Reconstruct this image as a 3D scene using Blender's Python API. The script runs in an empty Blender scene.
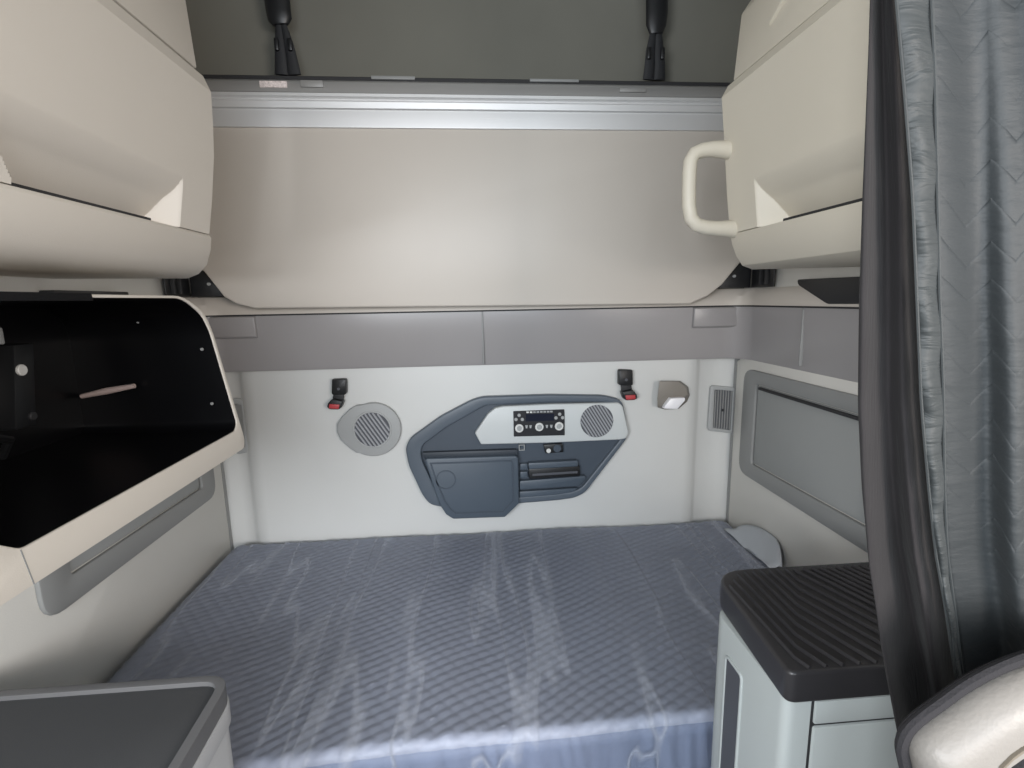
import bpy, bmesh, math, random
from mathutils import Vector, Matrix
random.seed(4)
S = bpy.context.scene
COL = S.collection
PI = math.pi

# ------------------------------------------------------------------ camera
FPX = 500.0                                   # focal length in pixels of the 1024 px wide frame
YAW, PITCH, ROLL = [math.radians(a) for a in (4.39, 9.553, -1.026)]
EYE = Vector((0, 0, 1.5))
FWD = Vector((math.sin(YAW)*math.cos(PITCH), math.cos(YAW)*math.cos(PITCH), -math.sin(PITCH)))
_r = Vector((math.cos(YAW), -math.sin(YAW), 0)); _u = _r.cross(FWD)
RGT = _r*math.cos(ROLL) + _u*math.sin(ROLL)
UPV = -_r*math.sin(ROLL) + _u*math.cos(ROLL)
cam = bpy.data.cameras.new('camera'); co = bpy.data.objects.new('camera', cam); COL.objects.link(co)
cam.sensor_width = 36; cam.lens = FPX/1024*36; cam.clip_start = 0.02
co.matrix_world = Matrix(((RGT.x, UPV.x, -FWD.x, EYE.x), (RGT.y, UPV.y, -FWD.y, EYE.y), (RGT.z, UPV.z, -FWD.z, EYE.z), (0, 0, 0, 1)))
S.camera = co

def on(px, py, axis, v):
    """surveying helper: the point of the real plane axis = v seen in the direction (px, py)"""
    d = FWD*FPX + RGT*(px-512) - UPV*(py-384)
    return EYE + d*((v-EYE[axis])/d[axis])

# ------------------------------------------------------------------ materials
def lin(c):
    return tuple((x/12.92 if x <= .04045 else ((x+.055)/1.055)**2.4) for x in c)
def rgb(r, g, b): return lin((r/255, g/255, b/255)) + (1,)
MATS = {}
def mat(name, col, rough=.55, metal=0, grain=0, grain_scale=400, mottle=.0, mottle_scale=3, spec=.5, sheen=0, coat=0, aniso=None):
    m = bpy.data.materials.new(name); m.use_nodes = True
    nt = m.node_tree; N = nt.nodes; L = nt.links; b = N['Principled BSDF']
    b.inputs['Base Color'].default_value = col
    b.inputs['Roughness'].default_value = rough; b.inputs['Metallic'].default_value = metal
    b.inputs['Specular IOR Level'].default_value = spec
    if sheen: b.inputs['Sheen Weight'].default_value = sheen
    if coat: b.inputs['Coat Weight'].default_value = coat; b.inputs['Coat Roughness'].default_value = .15
    tc = N.new('ShaderNodeTexCoord')
    if mottle:
        n = N.new('ShaderNodeTexNoise'); n.inputs['Scale'].default_value = mottle_scale; n.inputs['Detail'].default_value = 4
        L.new(tc.outputs['Object'], n.inputs['Vector'])
        mr = N.new('ShaderNodeMapRange'); mr.inputs['From Min'].default_value = .3; mr.inputs['From Max'].default_value = .7
        mr.inputs['To Min'].default_value = 1-mottle; mr.inputs['To Max'].default_value = 1+mottle
        L.new(n.outputs['Fac'], mr.inputs['Value'])
        mx = N.new('ShaderNodeMix'); mx.data_type = 'RGBA'; mx.blend_type = 'MULTIPLY'; mx.inputs[0].default_value = 1
        mx.inputs[6].default_value = col; L.new(mr.outputs['Result'], mx.inputs[7])
        L.new(mx.outputs[2], b.inputs['Base Color'])
    if grain:
        n = N.new('ShaderNodeTexNoise'); n.inputs['Scale'].default_value = grain_scale; n.inputs['Detail'].default_value = 3
        if aniso:
            mp = N.new('ShaderNodeMapping'); mp.inputs['Scale'].default_value = aniso
            L.new(tc.outputs['Object'], mp.inputs['Vector']); L.new(mp.outputs['Vector'], n.inputs['Vector'])
        else: L.new(tc.outputs['Object'], n.inputs['Vector'])
        bu = N.new('ShaderNodeBump'); bu.inputs['Strength'].default_value = grain; bu.inputs['Distance'].default_value = .002
        L.new(n.outputs['Fac'], bu.inputs['Height']); L.new(bu.outputs['Normal'], b.inputs['Normal'])
    MATS[name] = m
    return m
def nod(m): return m.node_tree.nodes, m.node_tree.links, m.node_tree.nodes['Principled BSDF']

CREAM = mat('cream_plastic', rgb(206, 199, 189), .5, grain=.12, grain_scale=500, mottle=.015)
CREAM2 = mat('cream_plastic_right', rgb(206, 199, 184), .5, grain=.12, grain_scale=500, mottle=.015)
BUNKC = mat('bunk_board', rgb(196, 189, 180), .42, grain=.1, grain_scale=300, mottle=.02, mottle_scale=2)
WALLC = mat('padded_vinyl', rgb(205, 206, 204), .42, grain=.15, grain_scale=260, mottle=.02, mottle_scale=2.5)
WALLS = mat('side_vinyl', rgb(206, 204, 198), .5, grain=.15, grain_scale=260, mottle=.02)
BANDM = mat('grey_trim_plastic', rgb(150, 147, 147), .3, grain=.05, grain_scale=200, mottle=.02)
HATCHF = mat('hatch_frame_grey', rgb(138, 139, 138), .5, grain=.1)
HATCHP = mat('hatch_panel_grey', rgb(147, 149, 148), .5, grain=.1)
GREYV = mat('mid_grey_plastic', rgb(160, 162, 162), .5, grain=.1)
SLATM = mat('grille_dark', rgb(78, 80, 86), .55)
SLATL = mat('grille_light', rgb(150, 152, 156), .5)
BLACK = mat('black_plastic', rgb(26, 27, 29), .4, grain=.06)
GASKET = mat('black_gasket', rgb(40, 40, 42), .7)
GLOSSB = mat('black_gloss_liner', rgb(8, 8, 10), .32, mottle=.2, mottle_scale=8, spec=.35)
DARKF = mat('dark_headliner', rgb(112, 111, 103), .95, grain=.35, grain_scale=600, mottle=.08, mottle_scale=2, sheen=.1)
ALU = mat('brushed_aluminium', rgb(214, 214, 214), .5, metal=.45, grain=.06, grain_scale=120, aniso=(.05, 6, 6))
ALUD = mat('grey_painted_rail', rgb(150, 149, 147), .45, metal=.2)
SLATE = mat('slate_plastic', rgb(76, 86, 97), .42, grain=.08)
SLATED = mat('slate_plastic_deep', rgb(66, 75, 86), .45, grain=.08)
SLATER = mat('slate_rim', rgb(84, 93, 103), .4, grain=.08)
FASCIA = mat('silver_fascia', rgb(196, 200, 200), .4, grain=.05)
RADIO = mat('radio_black', rgb(36, 36, 40), .35)
WHITEB = mat('white_print', rgb(215, 215, 212), .5)
DISPLAY = mat('dark_display', rgb(30, 34, 48), .2)
RED = mat('red_button', rgb(176, 62, 66), .45)
LAMPH = mat('lamp_housing', rgb(128, 123, 116), .5, grain=.1)
LENS = mat('white_lens', rgb(232, 232, 236), .3)
FRIDGE = mat('light_grey_plastic', rgb(176, 182, 181), .45, grain=.1)
LIDB = mat('black_lid', rgb(50, 49, 51), .3, grain=.15, grain_scale=700)
TRAYG = mat('charcoal_tray_mat', rgb(62, 63, 65), .7, grain=.25, grain_scale=700)
TRAYR = mat('tray_rim_grey', rgb(96, 96, 97), .45, grain=.08)
CABG = mat('cabinet_grey', rgb(178, 179, 180), .45, grain=.08)
FLOORM = mat('dark_vinyl_floor', rgb(70, 70, 72), .7, grain=.2, mottle=.1)
LEATHER = mat('cream_leather', rgb(138, 134, 129), .45, grain=.3, grain_scale=180, mottle=.02)
SEATD = mat('dark_seat_cloth', rgb(40, 39, 42), .9, grain=.6, grain_scale=350)
THREAD = mat('dark_thread', rgb(120, 112, 100), .8)
STRAPM = mat('black_webbing', rgb(32, 33, 36), .55, grain=.4, grain_scale=500)
PAPER = mat('printed_sticker', rgb(220, 208, 204), .6, mottle=.25, mottle_scale=180)
LINING = mat('curtain_lining', rgb(46, 44, 45), .95, spec=.2, aniso=(1, 1, .2), grain=.9, grain_scale=110, mottle=.06, mottle_scale=12, sheen=.05)
CURT = mat('curtain_satin', rgb(47, 51, 53), .62, mottle=.05, mottle_scale=10, sheen=.05)
CURTB = mat('curtain_band_satin', rgb(53, 57, 58), .6, mottle=.05, mottle_scale=10, sheen=.05)
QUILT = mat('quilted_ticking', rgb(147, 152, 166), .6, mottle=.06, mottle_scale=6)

# chevron pleat lines on the satin of the curtain
N, L, b = nod(CURT)
tc = N.new('ShaderNodeTexCoord'); sp = N.new('ShaderNodeSeparateXYZ'); L.new(tc.outputs['UV'], sp.inputs[0])
def mth(N, L, op, a, bb=None, clamp=False):
    n = N.new('ShaderNodeMath'); n.operation = op; n.use_clamp = clamp
    for i, v in enumerate((a, bb)):
        if v is None: continue
        if isinstance(v, (int, float)): n.inputs[i].default_value = v
        else: L.new(v, n.inputs[i])
    return n.outputs[0]
saw = mth(N, L, 'PINGPONG', mth(N, L, 'ADD', sp.outputs['X'], .032), .035)
zz = mth(N, L, 'ADD', sp.outputs['Y'], mth(N, L, 'MULTIPLY', saw, -.9))
ns = N.new('ShaderNodeTexNoise'); ns.inputs['Scale'].default_value = 9; L.new(tc.outputs['UV'], ns.inputs['Vector'])
zz = mth(N, L, 'ADD', zz, mth(N, L, 'MULTIPLY', ns.outputs['Fac'], .03))
ph = mth(N, L, 'FRACT', mth(N, L, 'MULTIPLY', zz, 1/.047))
ridge = mth(N, L, 'POWER', ph, 22)
n2 = N.new('ShaderNodeTexNoise'); n2.inputs['Scale'].default_value = 1; n2.inputs['Detail'].default_value = 5
mp = N.new('ShaderNodeMapping'); mp.inputs['Scale'].default_value = (7, 24, 1); L.new(tc.outputs['UV'], mp.inputs['Vector']); L.new(mp.outputs['Vector'], n2.inputs['Vector'])
n4 = N.new('ShaderNodeTexNoise'); n4.inputs['Scale'].default_value = 5; L.new(tc.outputs['UV'], n4.inputs['Vector'])
msk = mth(N, L, 'MULTIPLY', mth(N, L, 'SUBTRACT', n4.outputs['Fac'], .42), 5, True)
hh = mth(N, L, 'ADD', mth(N, L, 'MULTIPLY', mth(N, L, 'MULTIPLY', ridge, msk), -.6), mth(N, L, 'MULTIPLY', n2.outputs['Fac'], 2.6))
bu = N.new('ShaderNodeBump'); bu.inputs['Strength'].default_value = .5; bu.inputs['Distance'].default_value = .005
L.new(hh, bu.inputs['Height']); L.new(bu.outputs['Normal'], b.inputs['Normal'])

# puckers along the gathered band
N, L, b = nod(CURTB)
tc = N.new('ShaderNodeTexCoord'); mp = N.new('ShaderNodeMapping'); mp.inputs['Scale'].default_value = (10, 44, 1); mp.inputs['Rotation'].default_value = (0, 0, -.5)
L.new(tc.outputs['UV'], mp.inputs['Vector'])
n1 = N.new('ShaderNodeTexNoise'); n1.inputs['Scale'].default_value = 1.0; n1.inputs['Detail'].default_value = 3; n1.inputs['Distortion'].default_value = .6
L.new(mp.outputs['Vector'], n1.inputs['Vector'])
bu = N.new('ShaderNodeBump'); bu.inputs['Strength'].default_value = .8; bu.inputs['Distance'].default_value = .012
L.new(n1.outputs['Fac'], bu.inputs['Height']); L.new(bu.outputs['Normal'], b.inputs['Normal'])

# clear plastic film over the mattress
FILM = bpy.data.materials.new('clear_plastic_film'); FILM.use_nodes = True
N, L = FILM.node_tree.nodes, FILM.node_tree.links; N.clear()
out = N.new('ShaderNodeOutputMaterial'); tc = N.new('ShaderNodeTexCoord')
mp = N.new('ShaderNodeMapping'); mp.inputs['Scale'].default_value = (7, .75, 3); mp.inputs['Rotation'].default_value = (0, 0, .10); L.new(tc.outputs['Object'], mp.inputs['Vector'])
n1 = N.new('ShaderNodeTexNoise'); n1.inputs['Scale'].default_value = 1; n1.inputs['Detail'].default_value = 2.2; n1.inputs['Distortion'].default_value = .1; L.new(mp.outputs['Vector'], n1.inputs['Vector'])
rid = mth(N, L, 'SUBTRACT', 1, mth(N, L, 'MULTIPLY', mth(N, L, 'ABSOLUTE', mth(N, L, 'SUBTRACT', n1.outputs['Fac'], .5)), 34), True)
n3 = N.new('ShaderNodeTexNoise'); n3.inputs['Scale'].default_value = 38; n3.inputs['Detail'].default_value = 4; L.new(tc.outputs['Object'], n3.inputs['Vector'])
hsum = mth(N, L, 'ADD', mth(N, L, 'MULTIPLY', rid, .5), mth(N, L, 'ADD', mth(N, L, 'MULTIPLY', n1.outputs['Fac'], 2.2), mth(N, L, 'MULTIPLY', n3.outputs['Fac'], .45)))
bu = N.new('ShaderNodeBump'); bu.inputs['Strength'].default_value = .7; bu.inputs['Distance'].default_value = .012; L.new(hsum, bu.inputs['Height'])
gl = N.new('ShaderNodeBsdfGlossy'); gl.inputs['Roughness'].default_value = .34; gl.inputs['Color'].default_value = (.9, .93, 1, 1); L.new(bu.outputs['Normal'], gl.inputs['Normal'])
df = N.new('ShaderNodeBsdfDiffuse'); df.inputs['Color'].default_value = (.75, .79, .88, 1); L.new(bu.outputs['Normal'], df.inputs['Normal'])
tr = N.new('ShaderNodeBsdfTransparent'); tr.inputs['Color'].default_value = (.97, .98, 1, 1)
lw = N.new('ShaderNodeFresnel'); lw.inputs['IOR'].default_value = 1.45; L.new(bu.outputs['Normal'], lw.inputs['Normal'])
m1 = N.new('ShaderNodeMixShader'); L.new(mth(N, L, 'ADD', mth(N, L, 'MULTIPLY', rid, .20), .07), m1.inputs[0]); L.new(tr.outputs[0], m1.inputs[1]); L.new(df.outputs[0], m1.inputs[2])
m2 = N.new('ShaderNodeMixShader'); L.new(mth(N, L, 'MULTIPLY', lw.outputs[0], .55, True), m2.inputs[0]); L.new(m1.outputs[0], m2.inputs[1]); L.new(gl.outputs[0], m2.inputs[2])
L.new(m2.outputs[0], out.inputs[0])

# ------------------------------------------------------------------ object helpers
def link(o, parent):
    COL.objects.link(o)
    if parent is not None: o.parent = parent
def origin(parent):
    v = Vector((0, 0, 0))
    while parent is not None: v += parent.location; parent = parent.parent
    return v
def obj(name, bm, m, parent=None, smooth=40, kind=None, label=None):
    bmesh.ops.remove_doubles(bm, verts=bm.verts, dist=1e-6)
    bmesh.ops.recalc_face_normals(bm, faces=bm.faces)
    me = bpy.data.meshes.new(name)
    off = origin(parent)
    if parent is not None: bmesh.ops.translate(bm, verts=bm.verts, vec=-off)
    bm.to_mesh(me); bm.free()
    me.materials.append(m)
    for p in me.polygons: p.use_smooth = True
    me.set_sharp_from_angle(angle=math.radians(smooth))
    o = bpy.data.objects.new(name, me); link(o, parent)
    if kind: o['kind'] = kind
    if label: o['label'] = label
    return o
def base(o):
    """move a parentless mesh's origin to the middle of its foot"""
    vs = [v.co for v in o.data.vertices]
    c = Vector(((min(v.x for v in vs)+max(v.x for v in vs))/2, (min(v.y for v in vs)+max(v.y for v in vs))/2, min(v.z for v in vs)))
    o.data.transform(Matrix.Translation(-c)); o.location = c
    return o
def tag(o, label, cat, group=None):
    o['label'] = label; o['category'] = cat
    if group: o['group'] = group
    return o
def thing(name, loc, label, cat, group=None):
    o = bpy.data.objects.new(name, None); o.empty_display_size = .05; COL.objects.link(o); o.location = loc
    return tag(o, label, cat, group)

def bevel(bm, w, seg=2, ang=28):
    if w <= 0: return bm
    bm.normal_update()
    es = [e for e in bm.edges if len(e.link_faces) == 2 and e.calc_face_angle(0) > math.radians(ang)]
    if es: bmesh.ops.bevel(bm, geom=es, offset=w, segments=seg, affect='EDGES', profile=.5, clamp_overlap=True)
    return bm
def prism(pts, vec, bev=0, seg=2, bm=None, ang=28):
    """closed polygon pts swept by vec"""
    t = bmesh.new(); vec = Vector(vec)
    a = [t.verts.new(p) for p in pts]; c = [t.verts.new(Vector(p)+vec) for p in pts]
    t.faces.new(a); t.faces.new(c[::-1])
    for i in range(len(a)):
        j = (i+1) % len(a); t.faces.new((a[i], c[i], c[j], a[j]))
    bmesh.ops.recalc_face_normals(t, faces=t.faces)
    bevel(t, bev, seg, ang)
    return merge(bm, t)
def merge(bm, t):
    if bm is None: return t
    me = bpy.data.meshes.new('tmp'); t.to_mesh(me); t.free(); bm.from_mesh(me); bpy.data.meshes.remove(me)
    return bm
def box(x0, x1, y0, y1, z0, z1, bev=0, seg=2, bm=None):
    return prism([(x0, y0, z0), (x1, y0, z0), (x1, y1, z0), (x0, y1, z0)], (0, 0, z1-z0), bev, seg, bm)
def ring(outer, inner, vec, bev=0, seg=2, bm=None):
    t = bmesh.new(); vec = Vector(vec); n = len(outer)
    A = [t.verts.new(p) for p in outer]; B = [t.verts.new(p) for p in inner]
    C = [t.verts.new(Vector(p)+vec) for p in outer]; D = [t.verts.new(Vector(p)+vec) for p in inner]
    for i in range(n):
        j = (i+1) % n
        t.faces.new((A[i], A[j], B[j], B[i])); t.faces.new((C[j], C[i], D[i], D[j]))
        t.faces.new((A[j], A[i], C[i], C[j])); t.faces.new((B[i], B[j], D[j], D[i]))
    bmesh.ops.recalc_face_normals(t, faces=t.faces)
    bevel(t, bev, seg)
    return merge(bm, t)
def tube(path, r, n=10, bm=None, flat=1.0, closed=False):
    """round tube along path; r a number or a list"""
    t = bmesh.new(); path = [Vector(p) for p in path]; k = len(path); rings = []
    ref = None
    for i, p in enumerate(path):
        a = path[(i-1) % k] if (closed or i > 0) else p; c = path[(i+1) % k] if (closed or i < k-1) else p
        d = (c-a).normalized()
        if ref is None:
            ref = Vector((0, 0, 1)) if abs(d.z) < .9 else Vector((0, 1, 0))
        s = d.cross(ref).normalized(); q = s.cross(d).normalized(); ref = q
        rr = r[i] if isinstance(r, (list, tuple)) else r
        rings.append([t.verts.new(p + s*math.cos(2*PI*j/n)*rr + q*math.sin(2*PI*j/n)*rr*flat) for j in range(n)])
    for i in range(k if closed else k-1):
        A, B = rings[i], rings[(i+1) % k]
        for j in range(n): t.faces.new((A[j], A[(j+1) % n], B[(j+1) % n], B[j]))
    if not closed:
        t.faces.new(rings[0][::-1]); t.faces.new(rings[-1])
    return merge(bm, t)
def roundpoly(pts, r, n=5):
    """2-D polygon with rounded corners; r a number or a list"""
    out = []; k = len(pts)
    for i in range(k):
        p0, p1, p2 = Vector(pts[i-1]), Vector(pts[i]), Vector(pts[(i+1) % k])
        rr = r[i] if isinstance(r, (list, tuple)) else r
        a = p0-p1; c = p2-p1
        q = min(rr, a.length*.45, c.length*.45)
        if q < 1e-5: out.append(tuple(p1)); continue
        s = p1+a.normalized()*q; e = p1+c.normalized()*q
        for j in range(n+1):
            f = j/n; out.append(tuple(s*(1-f)**2 + p1*2*f*(1-f) + e*f*f))
    return out
def circle(cx, cy, r, n=32, ry=None):
    ry = ry or r
    return [(cx+r*math.cos(2*PI*i/n), cy+ry*math.sin(2*PI*i/n)) for i in range(n)]
def inset2(pts, d):
    """simple inward offset of a 2-D polygon about its edges"""
    k = len(pts); area = sum(pts[i-1][0]*pts[i][1]-pts[i][0]*pts[i-1][1] for i in range(k)); s = 1 if area > 0 else -1
    out = []
    for i in range(k):
        p0, p1, p2 = Vector(pts[i-1]), Vector(pts[i]), Vector(pts[(i+1) % k])
        a = (p1-p0).normalized(); c = (p2-p1).normalized()
        n = Vector((-a.y-c.y, a.x+c.x))*s
        n = n.normalized() if n.length > 1e-6 else Vector((-a.y, a.x))*s
        co_ = max(.5, n.dot(Vector((-a.y, a.x))*s))
        out.append(tuple(p1+n*d/co_))
    return out
def slab(P, off, smooth=True):
    """grid of points P[i][j] thickened by off"""
    t = bmesh.new(); off = Vector(off); R_, C_ = len(P), len(P[0])
    A = [[t.verts.new(p) for p in row] for row in P]; B = [[t.verts.new(Vector(p)+off) for p in row] for row in P]
    for i in range(R_-1):
        for j in range(C_-1):
            t.faces.new((A[i][j], A[i][j+1], A[i+1][j+1], A[i+1][j])); t.faces.new((B[i][j], B[i+1][j], B[i+1][j+1], B[i][j+1]))
    for i in range(R_-1):
        t.faces.new((A[i][0], A[i+1][0], B[i+1][0], B[i][0])); t.faces.new((A[i][-1], B[i][-1], B[i+1][-1], A[i+1][-1]))
    for j in range(C_-1):
        t.faces.new((A[0][j], B[0][j], B[0][j+1], A[0][j+1])); t.faces.new((A[-1][j], A[-1][j+1], B[-1][j+1], B[-1][j]))
    return t
def sheet(P, uv=None):
    t = bmesh.new(); lay = t.loops.layers.uv.new('UVMap') if uv else None
    A = [[t.verts.new(p) for p in row] for row in P]
    for i in range(len(P)-1):
        for j in range(len(P[0])-1):
            f = t.faces.new((A[i][j], A[i][j+1], A[i+1][j+1], A[i+1][j]))
            if uv:
                for lp, (a, c) in zip(f.loops, ((i, j), (i, j+1), (i+1, j+1), (i+1, j))): lp[lay].uv = uv[a][c]
    return t
def interp(x, xs, ys):
    if x <= xs[0]: return ys[0]
    for i in range(1, len(xs)):
        if x <= xs[i]:
            f = (x-xs[i-1])/(xs[i]-xs[i-1]); return ys[i-1]*(1-f)+ys[i]*f
    return ys[-1]

# ------------------------------------------------------------------ the sleeper's shell
XL, XR, YB = -1.09, 1.18, 2.10
def struct(name, bm, m, **k): return obj(name, bm, m, kind='structure', **k)
struct('floor', box(XL-.06, XR+.06, -2.0, YB+.08, -.05, 0), FLOORM)
struct('ceiling', box(XL-.06, XR+.06, -.55, YB+.08, 2.78, 2.84), DARKF)
struct('wall_left', box(XL-.06, XL, -.15, YB+.08, 0, 2.78), WALLS)
struct('wall_right', box(XR, XR+.06, -.15, YB+.08, 0, 2.78), WALLS)
struct('wall_front', box(XL-.06, XR+.06, -2.05, -1.99, 0, 1.2), DARKF)
struct('door_1', box(XL-.06, XL, -2.0, -.15, 0, 1.2), DARKF)
struct('door_2', box(XR, XR+.06, -2.0, -.15, 0, 1.2), DARKF)
# back wall: a padded centre between two slightly recessed corner panels
def wall_back():
    prof = []
    xs = [XL, XL+.07, -.985, -.965, -.94, -.90, 0, .93, .97, .995, 1.015, XR-.07, XR]
    ys = [.034, .036, .036, .018, .0, -.008, -.012, -.008, .0, .018, .036, .036, .034]
    t = bmesh.new()
    zs = [0, .3, .47, .52, .7, 1.0, 1.18, 1.24, 1.46]
    rows = [[(x, YB+.012+(y if z < 1.3 else max(y, 0))-.006*math.sin(min(1, max(0, (z-.48)/.75))*PI)*(1 if abs(x) < .95 else 0), z) for x, y in zip(xs, ys)] for z in zs]
    return slab(rows, (0, .06, 0))
struct('wall_back', wall_back(), WALLC, smooth=60)
struct('wall_back_upper', box(XL, XR, YB+.02, YB+.08, 1.46, 2.78), DARKF)

# grey trim band that runs round the three walls, corners rounded
def band_path(off, n=8, r=.09):
    pts = [(XL+off, .55)]
    for i in range(n+1):
        a = PI - i/n*PI/2; pts.append((XL+off+r+r*math.cos(a), YB-off-r+r*math.sin(a)))
    for i in range(n+1):
        a = PI/2 - i/n*PI/2; pts.append((XR-off-r+r*math.cos(a), YB-off-r+r*math.sin(a)))
    pts.append((XR-off, .62))
    return pts
def sweep_profile(prof):
    rings = [[(x, y, z) for x, y in band_path(o)] for o, z in prof]
    t = bmesh.new(); V = [[t.verts.new(p) for p in r_] for r_ in rings]; k = len(prof)
    for i in range(k):
        A, B = V[i], V[(i+1) % k]
        for j in range(len(A)-1): t.faces.new((A[j], A[j+1], B[j+1], B[j]))
    t.faces.new([r_[0] for r_ in V]); t.faces.new([r_[-1] for r_ in V][::-1])
    return t
struct('trim_1', sweep_profile([(-.02, 1.232), (.012, 1.232), (.018, 1.245), (.030, 1.43), (.030, 1.455), (-.02, 1.455)]), BANDM)
struct('trim_2', sweep_profile([(-.02, 1.455), (.036, 1.455), (.036, 1.461), (-.02, 1.461)]), GASKET)
struct('trim_3', sweep_profile([(-.02, 1.461), (.034, 1.461), (.030, 1.50), (.006, 1.53), (-.02, 1.53)]), BUNKC)
# corner blocks of the band, with a crease and a moulded step
xa, xb = on(255, 330, 1, YB-.05).x, on(694, 330, 1, YB-.05).x
for nm, x0, x1 in (('trim_4', XL+.045, xa), ('trim_5', xb, XR-.045)):
    pr = [(YB-.01, 1.366), (YB-.036, 1.368), (YB-.047, 1.376), (YB-.049, 1.45), (YB-.044, 1.4545), (YB-.01, 1.4545)]
    struct(nm, prism([(x0, y, z) for y, z in pr], (x1-x0, 0, 0), .003), BANDM)
a = on(802, 330, 0, XR-.03)
struct('trim_11', box(XR-.033, XR-.02, a.y-.003, a.y+.003, 1.25, 1.452, .001), HATCHF)
# butt joint strip in the middle of the band
j = on(483, 340, 1, YB-.03).x
struct('trim_6', box(j-.003, j+.003, YB-.035, YB-.005, 1.236, 1.456, .001), HATCHF)
# dark gaskets up the corners
for nm, x0, x1 in (('trim_7', XL, XL+.0135), ('trim_8', XR-.0135, XR)):
    struct(nm, box(x0, x1, YB+.02, YB+.04, .3, 1.235), HATCHF)
# lower side panels with a sloped top
for nm, xw, s in (('trim_9', XL, 1), ('trim_10', XR, -1)):
    pts = [(.9, .30), (YB+.022, .30), (YB+.022, 1.215), (YB-.03, 1.238), (.9, 1.238)]
    struct(nm, prism([(xw, y, z) for y, z in pts], (s*.012, 0, 0), .004), WALLS)

# ------------------------------------------------------------------ hatch covers in the side walls
def hatch(xw, s, label):
    y0, y1, z0, z1 = 1.20, 2.035, .735, 1.195
    r = thing('hatch_cover', (xw, (y0+y1)/2, z0), label, 'hatch')
    X = xw+s*.012
    o2 = roundpoly([(y0, z0), (y1, z0), (y1, z1), (y0, z1)], .06)
    i2 = roundpoly([(y0+.095, z0+.075), (y1-.095, z0+.065), (y1-.095, z1-.055), (y0+.095, z1-.055)], .015)
    obj('frame', ring([(X, *p) for p in o2], [(X, *p) for p in i2], (s*.016, 0, 0), .006), HATCHF, r)
    p2 = inset2(i2, .004)
    obj('panel', prism([(X, *p) for p in p2], (s*.007, 0, 0), .003), HATCHP, r)
    # finger pull along the top of the panel
    obj('pull_lip', box(min(X+s*.007, X+s*.02), max(X+s*.007, X+s*.02), y0+.11, y1-.12, z1-.073, z1-.062, .003), GASKET, r)
    return r
hatch(XL, 1, 'grey framed hatch cover low on the left wall, below the open black cubby')
hatch(XR, -1, 'grey framed hatch cover on the right wall beside the curtain')

# ------------------------------------------------------------------ folded upper bunk
bunk = thing('upper_bunk', (0, 1.99, 1.472), 'cream fold-up upper bunk closed against the back wall, topped by an aluminium rail', 'bunk')
YU = 1.98
tl = [(-1.07, 2.13), (-1.07, 1.66)]
c1 = [on(*p, 1, YU) for p in ((204, 272), (224, 297), (236, 304), (255, 308.5))]
c2 = [on(*p, 1, YU) for p in ((690, 304), (708, 296), (722, 285), (741, 262))]
pts = [(-1.045, 2.13), (-1.045, c1[0].z+.05)] + [(p.x, p.z) for p in c1] + [(p.x, p.z) for p in c2] + [(1.135, c2[-1].z+.05), (1.135, 2.13)]
obj('panel', prism([(x, YU, z) for x, z in pts], (0, .03, 0), .007, 3), BUNKC, bunk)
def xext(prof, x0, x1, bm=None, bev=0):
    return prism([(x0, y, z) for y, z in prof], (x1-x0, 0, 0), bev, 1, bm)
rail = [(1.995, 2.122), (1.967, 2.122), (1.966, 2.128), (1.966, 2.176), (1.972, 2.178), (1.972, 2.182), (1.962, 2.185), (1.958, 2.205), (1.966, 2.211), (1.966, 2.216), (1.957, 2.222), (1.957, 2.232), (1.995, 2.236)]
obj('rail', xext(rail, -1.07, 1.14), ALU, bunk)
obj('rail_cap', xext([(1.995, 2.234), (1.961, 2.234), (1.965, 2.272), (1.975, 2.281), (2.06, 2.281), (2.06, 2.234)], -1.07, 1.14, bev=.002), ALUD, bunk)
obj('gasket', xext([(1.98, 2.281), (2.0, 2.281), (2.0, 2.296), (1.98, 2.296)], -1.07, 1.14, bev=.002), GASKET, bunk)
def rail_rect(px0, py0, px1, py1, y=1.957, th=.006):
    a = on(px0, py0, 1, y); c = on(px1, py1, 1, y)
    return box(a.x, c.x, y, y+th+.006, c.z, a.z, .001)
obj('sticker', rail_rect(259, 80.5, 287, 87.5, 1.959), PAPER, bunk, label='white printed sticker')
for q in ((300, 80, 323, 87), (620, 88, 646, 92)):
    k = obj('latch', rail_rect(*q, 1.955), ALUD, bunk)
for q in ((371, 75.5, 415, 79.5), (530, 78.5, 579, 82)):
    obj('clip', rail_rect(*q, 1.972), HATCHF, bunk)
# side mattress edge behind the board
obj('mattress_edge', box(-.9, .97, 2.014, 2.09, 1.56, 2.23, .015), DARKF, bunk)

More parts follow.
